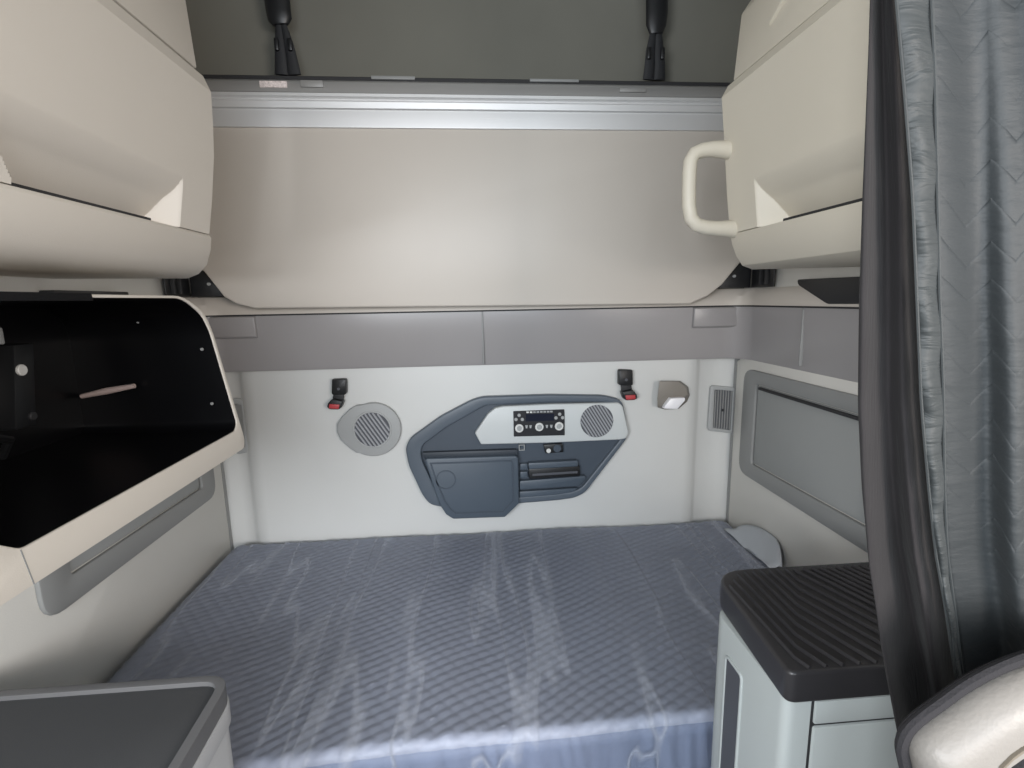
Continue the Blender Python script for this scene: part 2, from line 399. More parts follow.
# hinge brackets by the lower corners of the bunk
def hinge(s, label):
    xw = XL if s > 0 else XR
    cx = on(*((223, 297) if s > 0 else (720, 288)), 1, 1.997).x
    ct = on(*((200, 264) if s > 0 else (744, 256)), 1, 1.997).x
    r = thing('hinge_bracket', (xw+s*.03, 1.98, 1.531), label, 'bracket', None)
    z0, z1 = 1.532, 1.65
    obj('plate', prism([(xw+s*.034, 2.012, z0), (cx, 2.012, z0), (ct, 2.012, z1), (xw+s*.034, 2.012, z1)], (0, .008, 0), .002), BLACK, r)
    yn = 1.86
    obj('wall_plate', prism([(xw+s*.031, yn, z0), (xw+s*.031, 2.012, z0), (xw+s*.031, 2.012, z1), (xw+s*.031, yn, z1-.03)], (-s*.008, 0, 0), .002), BLACK, r)
    for q in (.035, .075):
        obj('rib', box(*sorted((xw+s*.03, xw+s*.045)), 1.855+q, 1.863+q, z0+.01, z1-.04, .002), GASKET, r)
    b = on(*((207, 284) if s > 0 else (736, 276)), 1, 1.995)
    obj('bolt', prism([(b.x+x, 2.004, b.z+z) for x, z in circle(0, 0, .006, 10)], (0, .02, 0), .001, 1), GREYV, r)
    return r
hinge(1, 'black hinge bracket at the lower left corner of the fold-up bunk')
hinge(-1, 'black hinge bracket at the lower right corner of the fold-up bunk')

# latch plate on the right wall, and its edge-on mate above the cubby
q = [(on(*p, 0, XR-.03).y, on(*p, 0, XR-.03).z) for p in ((799, 279.5), (872, 276), (872, 304), (829, 304), (800, 285))]
base(tag(obj('latch_plate', prism([(XR-.038, y, z) for y, z in roundpoly(q, .010, 4)], (.036, 0, 0), .004), BLACK), 'black wedge-shaped latch plate on the right wall below the overhead cabinet, next to the curtain', 'latch plate'))
a = on(50, 290, 0, XL+.03); c = on(126, 297, 0, XL+.03)
base(tag(obj('latch_bar', box(XL+.002, XL+.04, a.y, c.y, 1.526, 1.545, .003), BLACK), 'flat black bar on the left wall just above the open cubby', 'latch bar'))

# ------------------------------------------------------------------ restraint straps in front of the dark upper wall
def strap(pts_sleeve, pts_neck, label):
    Y = 2.02
    foot = on(*pts_neck[-1][:2], 1, Y)
    r = thing('bunk_strap', foot, label, 'strap')
    P = [on(x, y, 1, Y) for x, y, w in pts_sleeve]; W = [abs(on(x+w, y, 1, Y).x-on(x, y, 1, Y).x) for x, y, w in pts_sleeve]
    top = P[0]+(P[0]-P[1])*3; 
    if top.z > 2.775: top = P[0]+(P[0]-P[1])*((2.775-P[0].z)/(P[0].z-P[1].z))
    obj('sleeve', tube([top]+P, [W[0]]+W, 14, flat=.45), BLACK, r)
    Q = [on(x, y, 1, Y) for x, y, w in pts_neck]; V = [abs(on(x+w, y, 1, Y).x-on(x, y, 1, Y).x) for x, y, w in pts_neck]
    # two webbing tails that spread below the sleeve
    for sgn in (-1, 1):
        path = [p+Vector((sgn*v*.5, 0, 0)) for p, v in zip(Q, V)]
        obj('webbing', tube(path, [max(.006, v*.52) for v in V], 10, flat=.28), STRAPM, r)
    a = Q[1]
    for sgn in (-1, 1):
        obj('buckle', box(a.x+sgn*V[1]*.75-.008, a.x+sgn*V[1]*.75+.008, Y-.016, Y-.002, a.z-.03, a.z+.012, .005), BLACK, r)
    return r
strap([(277, 0, 13), (278.5, 12, 12.5), (280, 20, 12), (281, 25, 8)], [(281, 25, 5.5), (284, 43, 9), (286, 58, 11), (288, 75, 13)], 'black restraint strap hanging above the left end of the bunk rail, over the white sticker')
strap([(657, 0, 11), (657, 12, 11), (656, 26, 10), (656, 34, 6.5)], [(656, 34, 6), (655, 52, 9), (655, 64, 10), (654, 80, 11)], 'black restraint strap hanging above the right end of the bunk rail')

# ------------------------------------------------------------------ overhead cabinets
def overhead(s, label, M):
    """s = +1 the left wall's cabinet, whose doors face +X; s = -1 the right wall's"""
    if s > 0:
        yr, yf, xw = 1.42, .28, XL
        up = [(180, -60), (187, 0), (198.5, 70)]; dr = [(203, 76), (211, 92), (213, 125), (214, 156), (212, 200), (209.3, 234.3)]
        lp = [(209.5, 235), (211.5, 238), (211, 250), (207, 265), (199, 274), (188, 278.5)]
    else:
        yr, yf, xw = 1.38, .70, XR
        up = [(757, -20), (750.6, 0), (740, 16), (732, 82)]; dr = [(728, 86), (721.7, 97.6), (723, 120), (724.5, 145), (727, 195), (730, 234)]
        lp = [(730, 234.6), (732, 245), (736, 256), (742, 265.6), (752, 269.5)]
    V = lambda L_: [(on(*p, 1, yr).x, on(*p, 1, yr).z) for p in L_]
    up, dr, lp = V(up), V(dr), V(lp)
    r = thing('overhead_cabinet', (xw, (yr+yf)/2, lp[-1][1]), label, 'cabinet')
    xin = xw+s*.004
    # body: lip at the bottom, box behind the doors
    prof = lp + [(xin, lp[-1][1]+.004), (xin, 2.775), (up[0][0]-s*.06, 2.775), (up[-1][0]-s*.035, up[-1][1]), (dr[-1][0]-s*.11, dr[-1][1]), (lp[0][0]-s*.11, lp[0][1])]
    obj('body', prism([(x, yr, z) for x, z in prof], (0, yf-yr, 0), .006, 3), M, r)
    # lower door with a tapering finger scoop
    ze, zs, ys, ye, ye2, dmax = dr[-1][1], 1.83, (.832 if s > 0 else .72), None, None, .075
    zs_ = 1.795 if s > 0 else 1.785
    ye2 = 1.285 if s > 0 else 1.245
    k_end = 1.6
    zz = [dr[0][1]+(dr[1][1]-dr[0][1])*i/3 for i in range(3)] + [dr[1][1]+(ze-dr[1][1])*i/70 for i in range(71)]
    zx = sorted(dr, key=lambda p: p[1])
    ny = 90
    yg = [yr+(ye2+.004-yr)*i/6 for i in range(6)] + [ye2+.004-.16*i/60 for i in range(60)] + [ye2-.156+(yf-ye2+.156)*i/60 for i in range(61)]
    yg = sorted(set(round(v, 5) for v in yg+[ys+.001*k for k in range(-2, 40, 3)]), reverse=True)
    ny = len(yg)-1
    P = []
    for z in zz:
        x0 = interp(z, [p[1] for p in zx], [p[0] for p in zx]); row = []
        for i in range(ny+1):
            y = yg[i]
            top = zs_ + (1.285-y)*.03 if s > 0 else zs_
            h_ = max(0, top-z); d = max(0, min(dmax, h_*.62*min(1, .55+h_*9), (ye2-y)*k_end, (y-(.775 if s > 0 else ys)-(min(.07, h_*.62) if s > 0 else 0))*2.2))
            row.append((x0-s*d, y, z))
        P.append(row)
    obj('door', slab(P, (-s*.02, 0, 0)), M, r, smooth=22)
    xg = dr[-1][0]-s*.022
    obj('scoop_shade', box(min(xg, xg-s*.03), max(xg, xg-s*.03), ys+.012, ye2-.07, ze-.006, ze+.009), GASKET, r)  # dark strip put in as the lip's shadow below the scoop
    # upper door
    pu = up + [(up[-1][0]-s*.03, up[-1][1]), (up[0][0]-s*.03, up[0][1])]
    obj('upper_door', prism([(x, yr-.004, z) for x, z in pu], (0, yf-yr+.004, 0), .005, 2), M, r)
    # seam between the two doors
    a, c = up[-1], dr[0]
    obj('door_seal', prism([(a[0]-s*.012, yr-.006, a[1]+.012), (c[0]-s*.012, yr-.006, c[1]-.012), (c[0]-s*.03, yr-.006, c[1]-.012), (a[0]-s*.03, yr-.006, a[1]+.012)], (0, yf-yr+.01, 0)), HATCHF, r)
    return r
overhead(1, 'cream overhead cabinet on the left wall, above the open black cubby', CREAM)
cabr = overhead(-1, 'cream overhead cabinet on the right wall, with a white grab handle', CREAM2)
hp = [on(x, y, 1, 1.365) for x, y in ((730, 150), (712, 149), (702, 150.5), (694, 154), (690.5, 161), (689.5, 172), (689, 190), (689, 206), (691, 218), (696, 224.5), (706, 227.5), (718, 228.5), (735, 229))]
obj('grab_handle', tube(hp, [.024, .020, .019, .0185, .018, .018, .018, .018, .018, .0185, .019, .020, .025], 16), CREAM2, cabr, label='white looped grab handle')
# small pull notch on the upper door of the right cabinet
a = on(790, 12, 0, .74)
obj('pull_tab', prism([(.70, a.y+.02, a.z-.02), (.70, a.y-.05, a.z+.035), (.70, a.y-.06, a.z+.02)], (.03, 0, 0), .003), CREAM2, cabr)

# ------------------------------------------------------------------ open black cubby under the left cabinet
cub = thing('storage_cubby', (-.87, 1.03, 1.112), 'open cubby with a glossy black interior and a cream frame, on the left wall', 'cubby')
def OP(y, z, dx=0): return (-.640-.17*(z-1.154)+dx, y, z)
outp = [(.63, 1.112), (1.378, 1.112), (1.394, 1.135), (1.392, 1.435), (1.376, 1.483), (1.304, 1.524), (.70, 1.524), (.60, 1.44), (.60, 1.16)]
inp = [(.71, 1.166), (1.358, 1.166), (1.380, 1.182), (1.380, 1.433), (1.364, 1.476), (1.298, 1.518), (.72, 1.517), (.645, 1.43), (.645, 1.215)]
outp = roundpoly(outp, [.01, .012, .012, .03, .03, .05, .02, .02, .02], 4); inp = roundpoly(inp, [.01, .012, .012, .03, .03, .05, .02, .02, .02], 4)
obj('frame', ring([OP(*p) for p in outp], [OP(*p) for p in inp], (-.006, 0, 0), .002, 2), CREAM, cub)
# joint in the frame near its front end
a = on(15, 551, 0, -.65)
obj('frame_joint', prism([OP(.706, 1.113, .0006), OP(.708, 1.113, .0006), OP(.708, 1.166, .0006), OP(.706, 1.166, .0006)], (-.006, 0, 0)), HATCHF, cub)
shell = [(-.678, 1), (-1.085, 1)]
sh_o = [OP(*p, -.0055) for p in inset2(outp, .004)]; sh_i = [OP(*p, -.03) for p in inset2(inp, -.006)]
def loft(a, c, cap=True):
    t = bmesh.new(); A = [t.verts.new(p) for p in a]; B = [t.verts.new(p) for p in c]
    for i in range(len(A)):
        jx = (i+1) % len(A); t.faces.new((A[i], A[jx], B[jx], B[i]))
    if cap: t.faces.new(B)
    return t
obj('shell', loft(sh_o, [(-1.056, p[1], p[2]) for p in sh_o]), CREAM, cub)
obj('liner', loft([OP(*p, -.004) for p in inp], [(-1.03, y, z) for y, z in inset2(inp, .01)]), GLOSSB, cub, label='glossy black liner')
XBk = -1.03
def back_px(px, py, x=XBk): return on(px, py, 0, x)
for p in ((162, 310), (201, 349.5), (211, 404), (114, 311.5), (137, 322)):
    c_ = on(*p, 1, 1.362)
    obj('screw', prism([(c_.x+u, 1.370, c_.z+w) for u, w in circle(0, 0, .0042, 10)], (0, -.006, 0), .001, 1), HATCHF, cub)
a = on(81, 396.5, 1, 1.350); c_ = on(134, 386, 1, 1.350)  # pale bar added in place of a blurred reflection on the liner
obj('reflection_bar', tube([(a.x, 1.352, a.z), ((a.x+c_.x)/2, 1.352, (a.z+c_.z)/2+.001), (c_.x, 1.352, c_.z)], [.006, .009, .006], 12), mat('pale_reflection', rgb(168, 150, 144), .6), cub, label='pale narrow bar standing in for a blurred reflection')
dk = [OP(*p, .002) for p in ((.62, 1.512), (1.0, 1.512), (1.0, 1.526), (.62, 1.526))]
obj('edge_cover', prism(dk, (-.03, 0, 0), .001), mat('matt_black', rgb(20, 20, 22), .9, spec=.2), cub)
# mounting plate with two holes at the near end
pl = [back_px(*p, -.99) for p in ((14, 345), (34, 343), (37, 425), (16, 430))]
obj('mounting_plate', prism([(-.99, p.y, p.z) for p in pl], (-.055, 0, 0), .003), BLACK, cub)
for p, m in (((23, 370), WHITEB), ((34, 416), GASKET)):
    c_ = back_px(*p, -.985)
    obj('grommet', prism([(-.992, c_.y+u, c_.z+w) for u, w in circle(0, 0, .0125 if m is WHITEB else .010, 16)], (.008, 0, 0), .002, 1), m, cub)
c_ = back_px(-3, 336, -.985)
obj('white_clip', box(-.99, -.975, c_.y-.012, c_.y+.006, c_.z-.018, c_.z+.018, .004), HATCHP, cub)
def cable(pts, rad, lab):
    o = obj('cable', tube(pts, rad, 8), BLACK); return base(tag(o, lab, 'cable'))
zf = 1.18
cable([(-.93, .70, zf+.012), (-.90, .78, zf+.03), (-.88, .86, zf+.02), (-.9, .93, zf+.035), (-.95, .97, zf+.012), (-1.0, .93, zf+.012)], .007, 'thin black cable lying on the floor of the open cubby')
cable([(-1.0, .74, zf+.012), (-.96, .86, zf+.06), (-.95, 1.0, zf+.085), (-.97, 1.09, zf+.05), (-1.0, 1.10, zf+.012)], .009, 'thicker black cable looped up against the back of the cubby')

# ------------------------------------------------------------------ back wall fittings
def wp(px, py, y): 
    p = on(px, py, 1, y); return (p.x, p.z)
def wall_poly(pts, y0, y1, bev=0, seg=2, bm=None):
    """outline surveyed on the plane y = y1 (its face), swept back to y0"""
    q = [wp(*p, y1) for p in pts]
    return prism([(x, y1, z) for x, z in q], (0, y0-y1, 0), bev, seg, bm)
def slats(cx, cy, r, y, ang, pitch, w, th=.004, n=24):
    """disc of slanted grille slats, centre/radius in metres on the wall"""
    t = bmesh.new(); d = Vector((math.cos(ang), math.sin(ang))); q = Vector((-d.y, d.x))
    k = int(r/pitch)
    for i in range(-k, k+1):
        o_ = i*pitch; h = math.sqrt(max(0, r*r-o_*o_))
        if h < .004: continue
        c_ = Vector((cx, cy))+q*o_
        a, b_, c2_, d2 = c_-d*h-q*w/2, c_+d*h-q*w/2, c_+d*h+q*w/2, c_-d*h+q*w/2
        prism([(v.x, y, v.y) for v in (a, b_, c2_, d2)], (0, th, 0), 0, 1, t)
    return t
YW = YB-.004                                     # face of the padded wall
# round speaker with a teardrop surround
c8 = lambda x, y: (300+x/6.98, 360+y/6.98)
sp_ = thing('wall_speaker', on(*c8(500, 680), 1, YW), 'grey round wall speaker in a teardrop surround, left of the dark control panel', 'speaker')
o8 = [c8(510+195*math.cos(t), 487+187*math.sin(t)) for t in [math.radians(a) for a in range(-112, 125, 8)]] + [c8(395, 650), c8(340, 610), c8(285, 560), c8(258, 505), c8(260, 445), c8(290, 400), c8(345, 345), c8(390, 318)]
obj('surround', wall_poly(o8, YW, YW-.022, .008, 3), GREYV, sp_)
cc = wp(*c8(502, 489), YW-.03); rr = abs(wp(*c8(625, 489), YW-.03)[0]-cc[0])
obj('grille_ring', ring([(x, YW-.024, z) for x, z in circle(*cc, rr*1.12, 40)], [(x, YW-.024, z) for x, z in circle(*cc, rr, 40)], (0, .006, 0), .002), GREYV, sp_)
gr = obj('grille', prism([(x, YW-.0235, z) for x, z in circle(*cc, rr, 40)], (0, .004, 0)), SLATM, sp_)
obj('slats', slats(*cc, rr, YW-.027, math.radians(-58), rr/5, rr/10), SLATL, gr)

# large dark control panel
c7 = lambda x, y: (390+x/3.793, 360+y/3.793)
cp = thing('control_panel', on(*c7(470, 605), 1, YW), 'large dark slate control panel with a silver radio fascia on the back wall', 'control panel')
po = [(58, 335), (75, 298), (190, 215), (310, 152), (350, 140), (600, 132), (810, 135), (868, 148), (885, 168), (904, 268), (898, 300), (740, 505), (700, 524), (640, 533), (490, 545), (430, 560), (200, 560), (150, 548), (122, 512), (70, 400)]
pi_ = [(116, 350), (124, 322), (215, 255), (330, 190), (362, 172), (600, 160), (805, 160), (850, 165), (862, 180), (880, 270), (876, 300), (728, 485), (694, 500), (636, 508), (492, 520), (430, 530), (235, 530), (195, 520), (172, 490), (122, 385)]
yf = YW-.034
HOOD = mat('slate_dark_hood', rgb(48, 55, 64), .5)  # darker slate for the strip above the pocket door
po_ = roundpoly([wp(*c7(*p), yf) for p in po], .02, 3); pin_ = roundpoly([wp(*c7(*p), yf) for p in pi_], .02, 3)
obj('bezel', ring([(x, yf, z) for x, z in po_], [(x, yf, z) for x, z in pin_], (0, .033, 0), .006, 3), SLATER, cp)
obj('back_plate', prism([(x, YW-.014, z) for x, z in inset2([wp(*c7(*p), yf) for p in pi_], -.006)], (0, .012, 0)), SLATED, cp)
# silver fascia with radio and grille
fa = [(322, 278), (372, 205), (400, 182), (430, 176), (600, 168), (868, 162), (884, 176), (906, 275), (896, 298), (870, 303), (600, 315), (345, 321)]
fas = obj('fascia', wall_poly([c7(*p) for p in fa], YW-.014, YW-.048, .006, 3), FASCIA, cp)
ra = [(468, 195), (662, 188), (663, 286), (470, 291)]
rad = obj('radio', wall_poly([c7(*p) for p in ra], YW-.045, YW-.056, .002, 1), RADIO, cp)
def disc(px, py, rp, y, th, m, name, parent, rin=None):
    c_ = wp(px, py, y); r_ = abs(wp(px+rp, py, y)[0]-c_[0])
    if rin: return obj(name, ring([(x, y, z) for x, z in circle(*c_, r_, 20)], [(x, y, z) for x, z in circle(*c_, r_*rin, 20)], (0, th, 0)), m, parent)
    return obj(name, prism([(x, y, z) for x, z in circle(*c_, r_, 20)], (0, th, 0), r_*.15, 1), m, parent)
obj('display', wall_poly([c7(*p) for p in ((515, 206), (622, 203), (622, 230), (515, 233))], YW-.05, YW-.0575), DISPLAY, rad)
for px, py in ((491, 260), (567, 255), (642, 252)):
    disc(*c7(px, py), 4.3, YW-.062, .008, WHITEB, 'knob', rad)
    disc(*c7(px, py), 2.6, YW-.0635, .003, GREYV, 'knob_cap', rad)
for px, py in ((490, 210), (478, 226), (502, 226), (644, 206), (630, 220), (655, 219)):
    disc(*c7(px, py), 1.7, YW-.059, .004, GREYV, 'button', rad)
for px in (522, 535, 548, 561, 574, 587, 600, 612):
    p = c7(px, 198-(px-522)*.03)
    obj('button', wall_poly([(p[0]-1.2, p[1]-.7), (p[0]+1.2, p[1]-.7), (p[0]+1.2, p[1]+.9), (p[0]-1.2, p[1]+.9)], YW-.055, YW-.058), WHITEB if px in (522, 535) else GREYV, rad)
for px in (518, 533, 595, 612):
    p = c7(px, 254-(px-518)*.02)
    obj('button', wall_poly([(p[0]-1.3, p[1]-1.6), (p[0]+1.3, p[1]-1.6), (p[0]+.7, p[1]+1.4), (p[0]-.7, p[1]+1.4)], YW-.055, YW-.058), GREYV, rad)
cc = wp(*c7(785, 232), YW-.05); rr = abs(wp(*c7(847, 232), YW-.05)[0]-cc[0])
g2 = obj('speaker_grille', prism([(x, YW-.0495, z) for x, z in circle(*cc, rr, 40)], (0, .004, 0)), SLATM, cp)
obj('slats', slats(*cc, rr, YW-.052, math.radians(-58), rr/6, rr/12), SLATL, g2)
# storage pocket door, swung slightly proud, with a finger ring
dr_ = [(132, 380), (140, 374), (478, 364), (487, 372), (490, 545), (436, 597), (240, 604), (212, 586), (190, 552), (160, 470)]
d0 = obj('pocket_door', wall_poly([c7(*p) for p in dr_], YW-.014, YW-.058, .006, 3), SLATE, cp)
di = [(150, 390), (462, 380), (468, 392), (470, 535), (430, 578), (248, 585), (226, 568), (206, 540), (172, 460)]
q1 = [wp(*c7(*p), YW-.06) for p in di]
obj('door_rim', ring([(x, YW-.0605, z) for x, z in q1], [(x, YW-.0605, z) for x, z in inset2(q1, .007)], (0, .004, 0), .001, 1), SLATED, d0)
disc(*c7(212, 455), 10, YW-.0605, .004, SLATED, 'finger_ring', d0, .9)
obj('door_hood', wall_poly([c7(*p) for p in ((122, 352), (482, 340), (488, 362), (130, 376))], YW-.014, YW-.040, .003), HOOD, cp)
# shelf ledge, slot and socket below the fascia
obj('shelf', wall_poly([c7(*p) for p in ((492, 460), (742, 440), (742, 452), (715, 478), (492, 492))], YW-.013, YW-.040, .004), SLATE, cp)
obj('tray_lip', wall_poly([c7(*p) for p in ((490, 500), (715, 486), (690, 502), (636, 512), (490, 524))], YW-.013, YW-.036, .004), SLATE, cp)
obj('slot', wall_poly([c7(*p) for p in ((527, 414), (720, 404), (721, 440), (529, 452))], YW-.013, YW-.043, .002), BLACK, cp)
obj('slot_cover', wall_poly([c7(*p) for p in ((525, 392), (712, 382), (714, 404), (527, 414))], YW-.013, YW-.046, .003), SLATE, cp)
obj('slot_bar', wall_poly([c7(*p) for p in ((540, 432), (712, 421), (712, 430), (540, 441))], YW-.041, YW-.046, .001, 1), SLATM, cp)
for y_ in (395, 425):
    obj('switch', wall_poly([c7(*p) for p in ((494, y_), (522, y_-2), (522, y_+20), (494, y_+22))], YW-.013, YW-.034, .002), SLATE, cp)
so = obj('socket', wall_poly([c7(*p) for p in ((583, 322), (655, 317), (658, 350), (590, 355))], YW-.013, YW-.034, .003), BLACK, cp)
disc(*c7(602, 345), 2.3, YW-.037, .004, WHITEB, 'socket_light', so)
disc(*c7(635, 336), 4, YW-.037, .004, SLATED, 'socket_cap', so)
q1 = [wp(*c7(*p), YW-.03) for p in ((489, 322), (511, 321), (511, 343), (489, 344))]
obj('blank_switch', ring([(x, YW-.03, z) for x, z in q1], [(x, YW-.03, z) for x, z in inset2(q1, .003)], (0, .018, 0)), GREYV, cp)

# seat-belt buckles hung on the back wall
def buckle(f, flip, label):
    P = lambda L_: [f(*p) for p in L_]
    A = P([(222, 135), (312, 132), (322, 142), (322, 235), (310, 243), (228, 243), (220, 235)])
    o = thing('belt_buckle', on(*f(240, 345), 1, YW), label, 'buckle')
    obj('anchor', wall_poly(A, YW, YW-.03, .004), BLACK, o)
    disc(*f(268, 203), 1.5, YW-.033, .006, SLATM, 'bolt', o)
    obj('webbing', wall_poly(P([(235, 225), (308, 225), (300, 300), (222, 290)]), YW-.012, YW-.026, .002), STRAPM, o)
    obj('housing', wall_poly(P([(222, 272), (300, 288), (285, 335), (268, 348), (205, 345), (186, 330), (192, 305)]), YW-.008, YW-.05, .005, 3), BLACK, o)
    obj('release_button', wall_poly(P([(202, 308), (276, 312), (268, 344), (200, 339)]), YW-.045, YW-.056, .003), RED, o, label='red release button')
    return o
buckle(c8, 0, 'black belt buckle with a red button above the round speaker, on the back wall')
# its mate: same part mirrored beside the control panel
ccx = on(*c8(268, 200), 1, YW)
buckle(lambda x, y: (626.5-(x-268)/6.98*.96, 379+(y-190)/6.98-1.0), 1, 'black belt buckle with a red button above the right end of the control panel')

# reading lamp
c4 = lambda x, y: (640+x/8.533, 360+y/8.533)
lp_ = thing('reading_lamp', on(*c4(275, 430), 1, YW), 'small grey wedge-shaped reading lamp with a white lens on the back wall', 'lamp')
def wedge():
    t = bmesh.new()
    fr = [wp(*c4(*p), YW-.05) for p in ((165, 180), (330, 182), (395, 235), (408, 300), (390, 325), (262, 325), (205, 405), (150, 398), (148, 330))]
    bk = [wp(*c4(*p), YW) for p in ((172, 176), (345, 178), (412, 225), (425, 300), (405, 355), (330, 420), (215, 425), (150, 405), (148, 330))]
    A = [t.verts.new((x, YW-.05+(.02 if i in (4, 5, 6) else 0), z)) for i, (x, z) in enumerate(fr)]; B = [t.verts.new((x, YW, z)) for x, z in bk]
    t.faces.new(A); t.faces.new(B[::-1])
    for i in range(len(A)):
        jx = (i+1) % len(A); t.faces.new((A[i], B[i], B[jx], A[jx]))
    bmesh.ops.recalc_face_normals(t, faces=t.faces)
    return bevel(t, .003, 2)
obj('housing', wedge(), LAMPH, lp_)
obj('lens', wall_poly([c4(*p) for p in ((262, 328), (385, 322), (388, 345), (322, 420), (205, 416), (212, 395))], YW-.02, YW-.056, .003), LENS, lp_, label='white lens')

# air vents at both ends of the back wall
def vent(P, I, label, y=YB+.044):
    o = thing('air_vent', on(*P[2], 1, y), label, 'vent')
    q = roundpoly([wp(*p, y-.014) for p in P], .018); qi = roundpoly([wp(*p, y-.014) for p in I], .006)
    obj('frame', ring([(x, y-.014, z) for x, z in q], [(x, y-.014, z) for x, z in qi], (0, .014, 0), .004), GREYV, o)
    bp = obj('grille', prism([(x, y-.004, z) for x, z in qi], (0, .003, 0)), SLATM, o)
    x0, x1 = min(p[0] for p in qi), max(p[0] for p in qi); z0, z1 = min(p[1] for p in qi), max(p[1] for p in qi)
    t = bmesh.new()
    n = 7
    for i in range(n):
        x = x0+(x1-x0)*(i+.5)/n; box(x-.0022, x+.0022, y-.011, y-.003, z0+.003, z1-.003, 0, 1, t)
    obj('louvres', t, HATCHF, bp)
    xc = (x0+x1)/2
    obj('slider', box(xc-.004, xc+.004, y-.015, y-.008, (z0+z1)/2-.006, (z0+z1)/2+.006, .001), GASKET, bp)
    return o
vent([c4(*p) for p in ((605, 215), (820, 235), (815, 630), (580, 605))], [c4(*p) for p in ((640, 255), (795, 265), (775, 600), (625, 580))], 'grey framed air vent right of the reading lamp, by the right corner')
vent([(231, 398), (243, 399), (249, 452), (236, 455)], [(233, 404), (241, 405), (245, 447), (237, 449)], 'grey air vent by the left corner, half hidden behind the open cubby')

# ------------------------------------------------------------------ lower bunk
MX0, MX1, MY0, MY1, MZ = -1.055, 1.15, 1.036, 2.068, .485
bb = box(MX0, MX1, 1.06, 2.09, .001, .30, .01)
base(tag(obj('bunk_platform', bb, CABG), 'light grey platform under the wrapped mattress', 'bunk platform'))
mt = thing('mattress', ((MX0+MX1)/2, (MY0+MY1)/2, .302), 'grey quilted mattress wrapped in clear plastic on the lower bunk', 'mattress')
def sag(x, y):
    return .003*math.sin(3.1*x+1.3*y)+.0025*math.sin(5.3*x-3.7*y+1)+.002*math.sin(9*x+2*y+.5)
def quilt(x, y):
    wx = x+.006*math.sin(7*y+3*x); wy = y+.006*math.sin(8*x+1)+.004*math.sin(19*x+5*y)
    a = abs(math.sin((wy-.52*wx)*PI/.031)); c_ = abs(math.sin((wy+1.1*wx)*PI/.052))
    return .0055*a**.8*(.35+.65*c_**.5)
def mat_rows(extra, nx, ny, qk, fx=0):
    rows = []
    R_ = .02
    prof = []                                            # (y, z, how far the quilting shows)
    for i in range(ny+1): prof.append((MY1-(MY1-MY0-R_)*i/ny, MZ, 1))
    for i in range(1, 7):
        a = i/6*PI/2; prof.append((MY0+R_-R_*math.sin(a), MZ-R_+R_*math.cos(a), 1-i/6*.6))
    for i in range(1, 6): prof.append((MY0, MZ-R_-(MZ-R_-.304)*i/5, .4))
    for k, (y, z, w) in enumerate(prof):
        row = []
        for i in range(nx+1):
            x = MX0+fx+(MX1-MX0-2*fx)*i/nx
            e = min(x-MX0, MX1-x); dz = -.03*max(0, 1-e/.05)**2
            q_ = quilt(x, y)*qk*w+extra
            flat = (z > MZ-.0001)
            ny_ = max(0, (MZ-z)/R_); ny_ = min(1, ny_)
            rows_y = y-q_*math.sin(ny_*PI/2); rows_z = z+q_*math.cos(ny_*PI/2)+(sag(x, y)+dz)*min(1, max(0, (z-.31)/.1))
            rows_y -= .035*max(0, .4-x)*(MY1-y)/(MY1-MY0)
            row.append((x, rows_y, rows_z))
        rows.append(row)
    return rows
rows = mat_rows(0, 440, 210, 1)
t = sheet(rows[:217])
BORDER = mat('shaded_border_ticking', rgb(108, 119, 142), .6, mottle=.06, mottle_scale=6)  # shade on the mattress front put into a darker colour
obj('border', slab(rows[216:], (0, .004, 0)), BORDER, mt, smooth=180, label='bluish front border, darkened for shade')
# sides, back and underside
brd = [Vector(p) for p in rows[0]]
lo = [(p[0], p[1], .304) for p in rows[0]]
t2 = bmesh.new()
def strip(t, a, c_):
    A = [t.verts.new(p) for p in a]; B = [t.verts.new(p) for p in c_]
    for i in range(len(A)-1): t.faces.new((A[i], A[i+1], B[i+1], B[i]))
strip(t2, rows[0], lo)
for cidx in (0, -1):
    col_ = [r_[cidx] for r_ in rows]; strip(t2, col_, [(p[0], p[1], .304) for p in col_])
t2.faces.new([t2.verts.new(p) for p in ((MX0, MY0, .304), (MX1, MY0, .304), (MX1, MY1, .304), (MX0, MY1, .304))])
obj('ticking', merge(t, t2), QUILT, mt, smooth=180)
frow = mat_rows(.0062, 420, 150, .25, -.004)
frow = [[(x, y-(min(1, max(0, (MZ-.004-z)/.03))*(.003+.005*abs(math.sin(47*x+8*z+2*math.sin(13*x)))**1.5+.002*math.sin(120*x+40*z+3*math.sin(31*x)))), z+.0015*math.sin(38*x+3*y)+.001*math.sin(70*x-5*y)) for x, y, z in r_] for r_ in frow]
obj('plastic_wrap', sheet(frow), FILM, mt, smooth=180, label='clear wrinkled plastic wrap')
# loose flap of wrap turned up at the rear right corner
fl = []
for i in range(13):
    row = []
    for k in range(15):
        u_, w_ = i/12, k/14
        p0 = Vector((1.062, 1.96, .500)).lerp(Vector((1.072, 1.64, .500)), w_)
        x = p0.x+.085*u_*(.6+.6*math.sin(w_*PI))-.0; z = p0.z+.062*math.sin(u_*1.5)*math.sin(w_*PI)**.7+.004*math.sin(9*w_+7*u_)
        row.append((min(x, XR-.02), p0.y, z))
    fl.append(row)
FLAP = mat('milky_plastic', rgb(165, 170, 176), .3, grain=.2, grain_scale=40)
obj('loose_flap', slab(fl, (0.0012, 0, .0012)), FLAP, mt, smooth=180, label='crumpled loose flap of plastic')

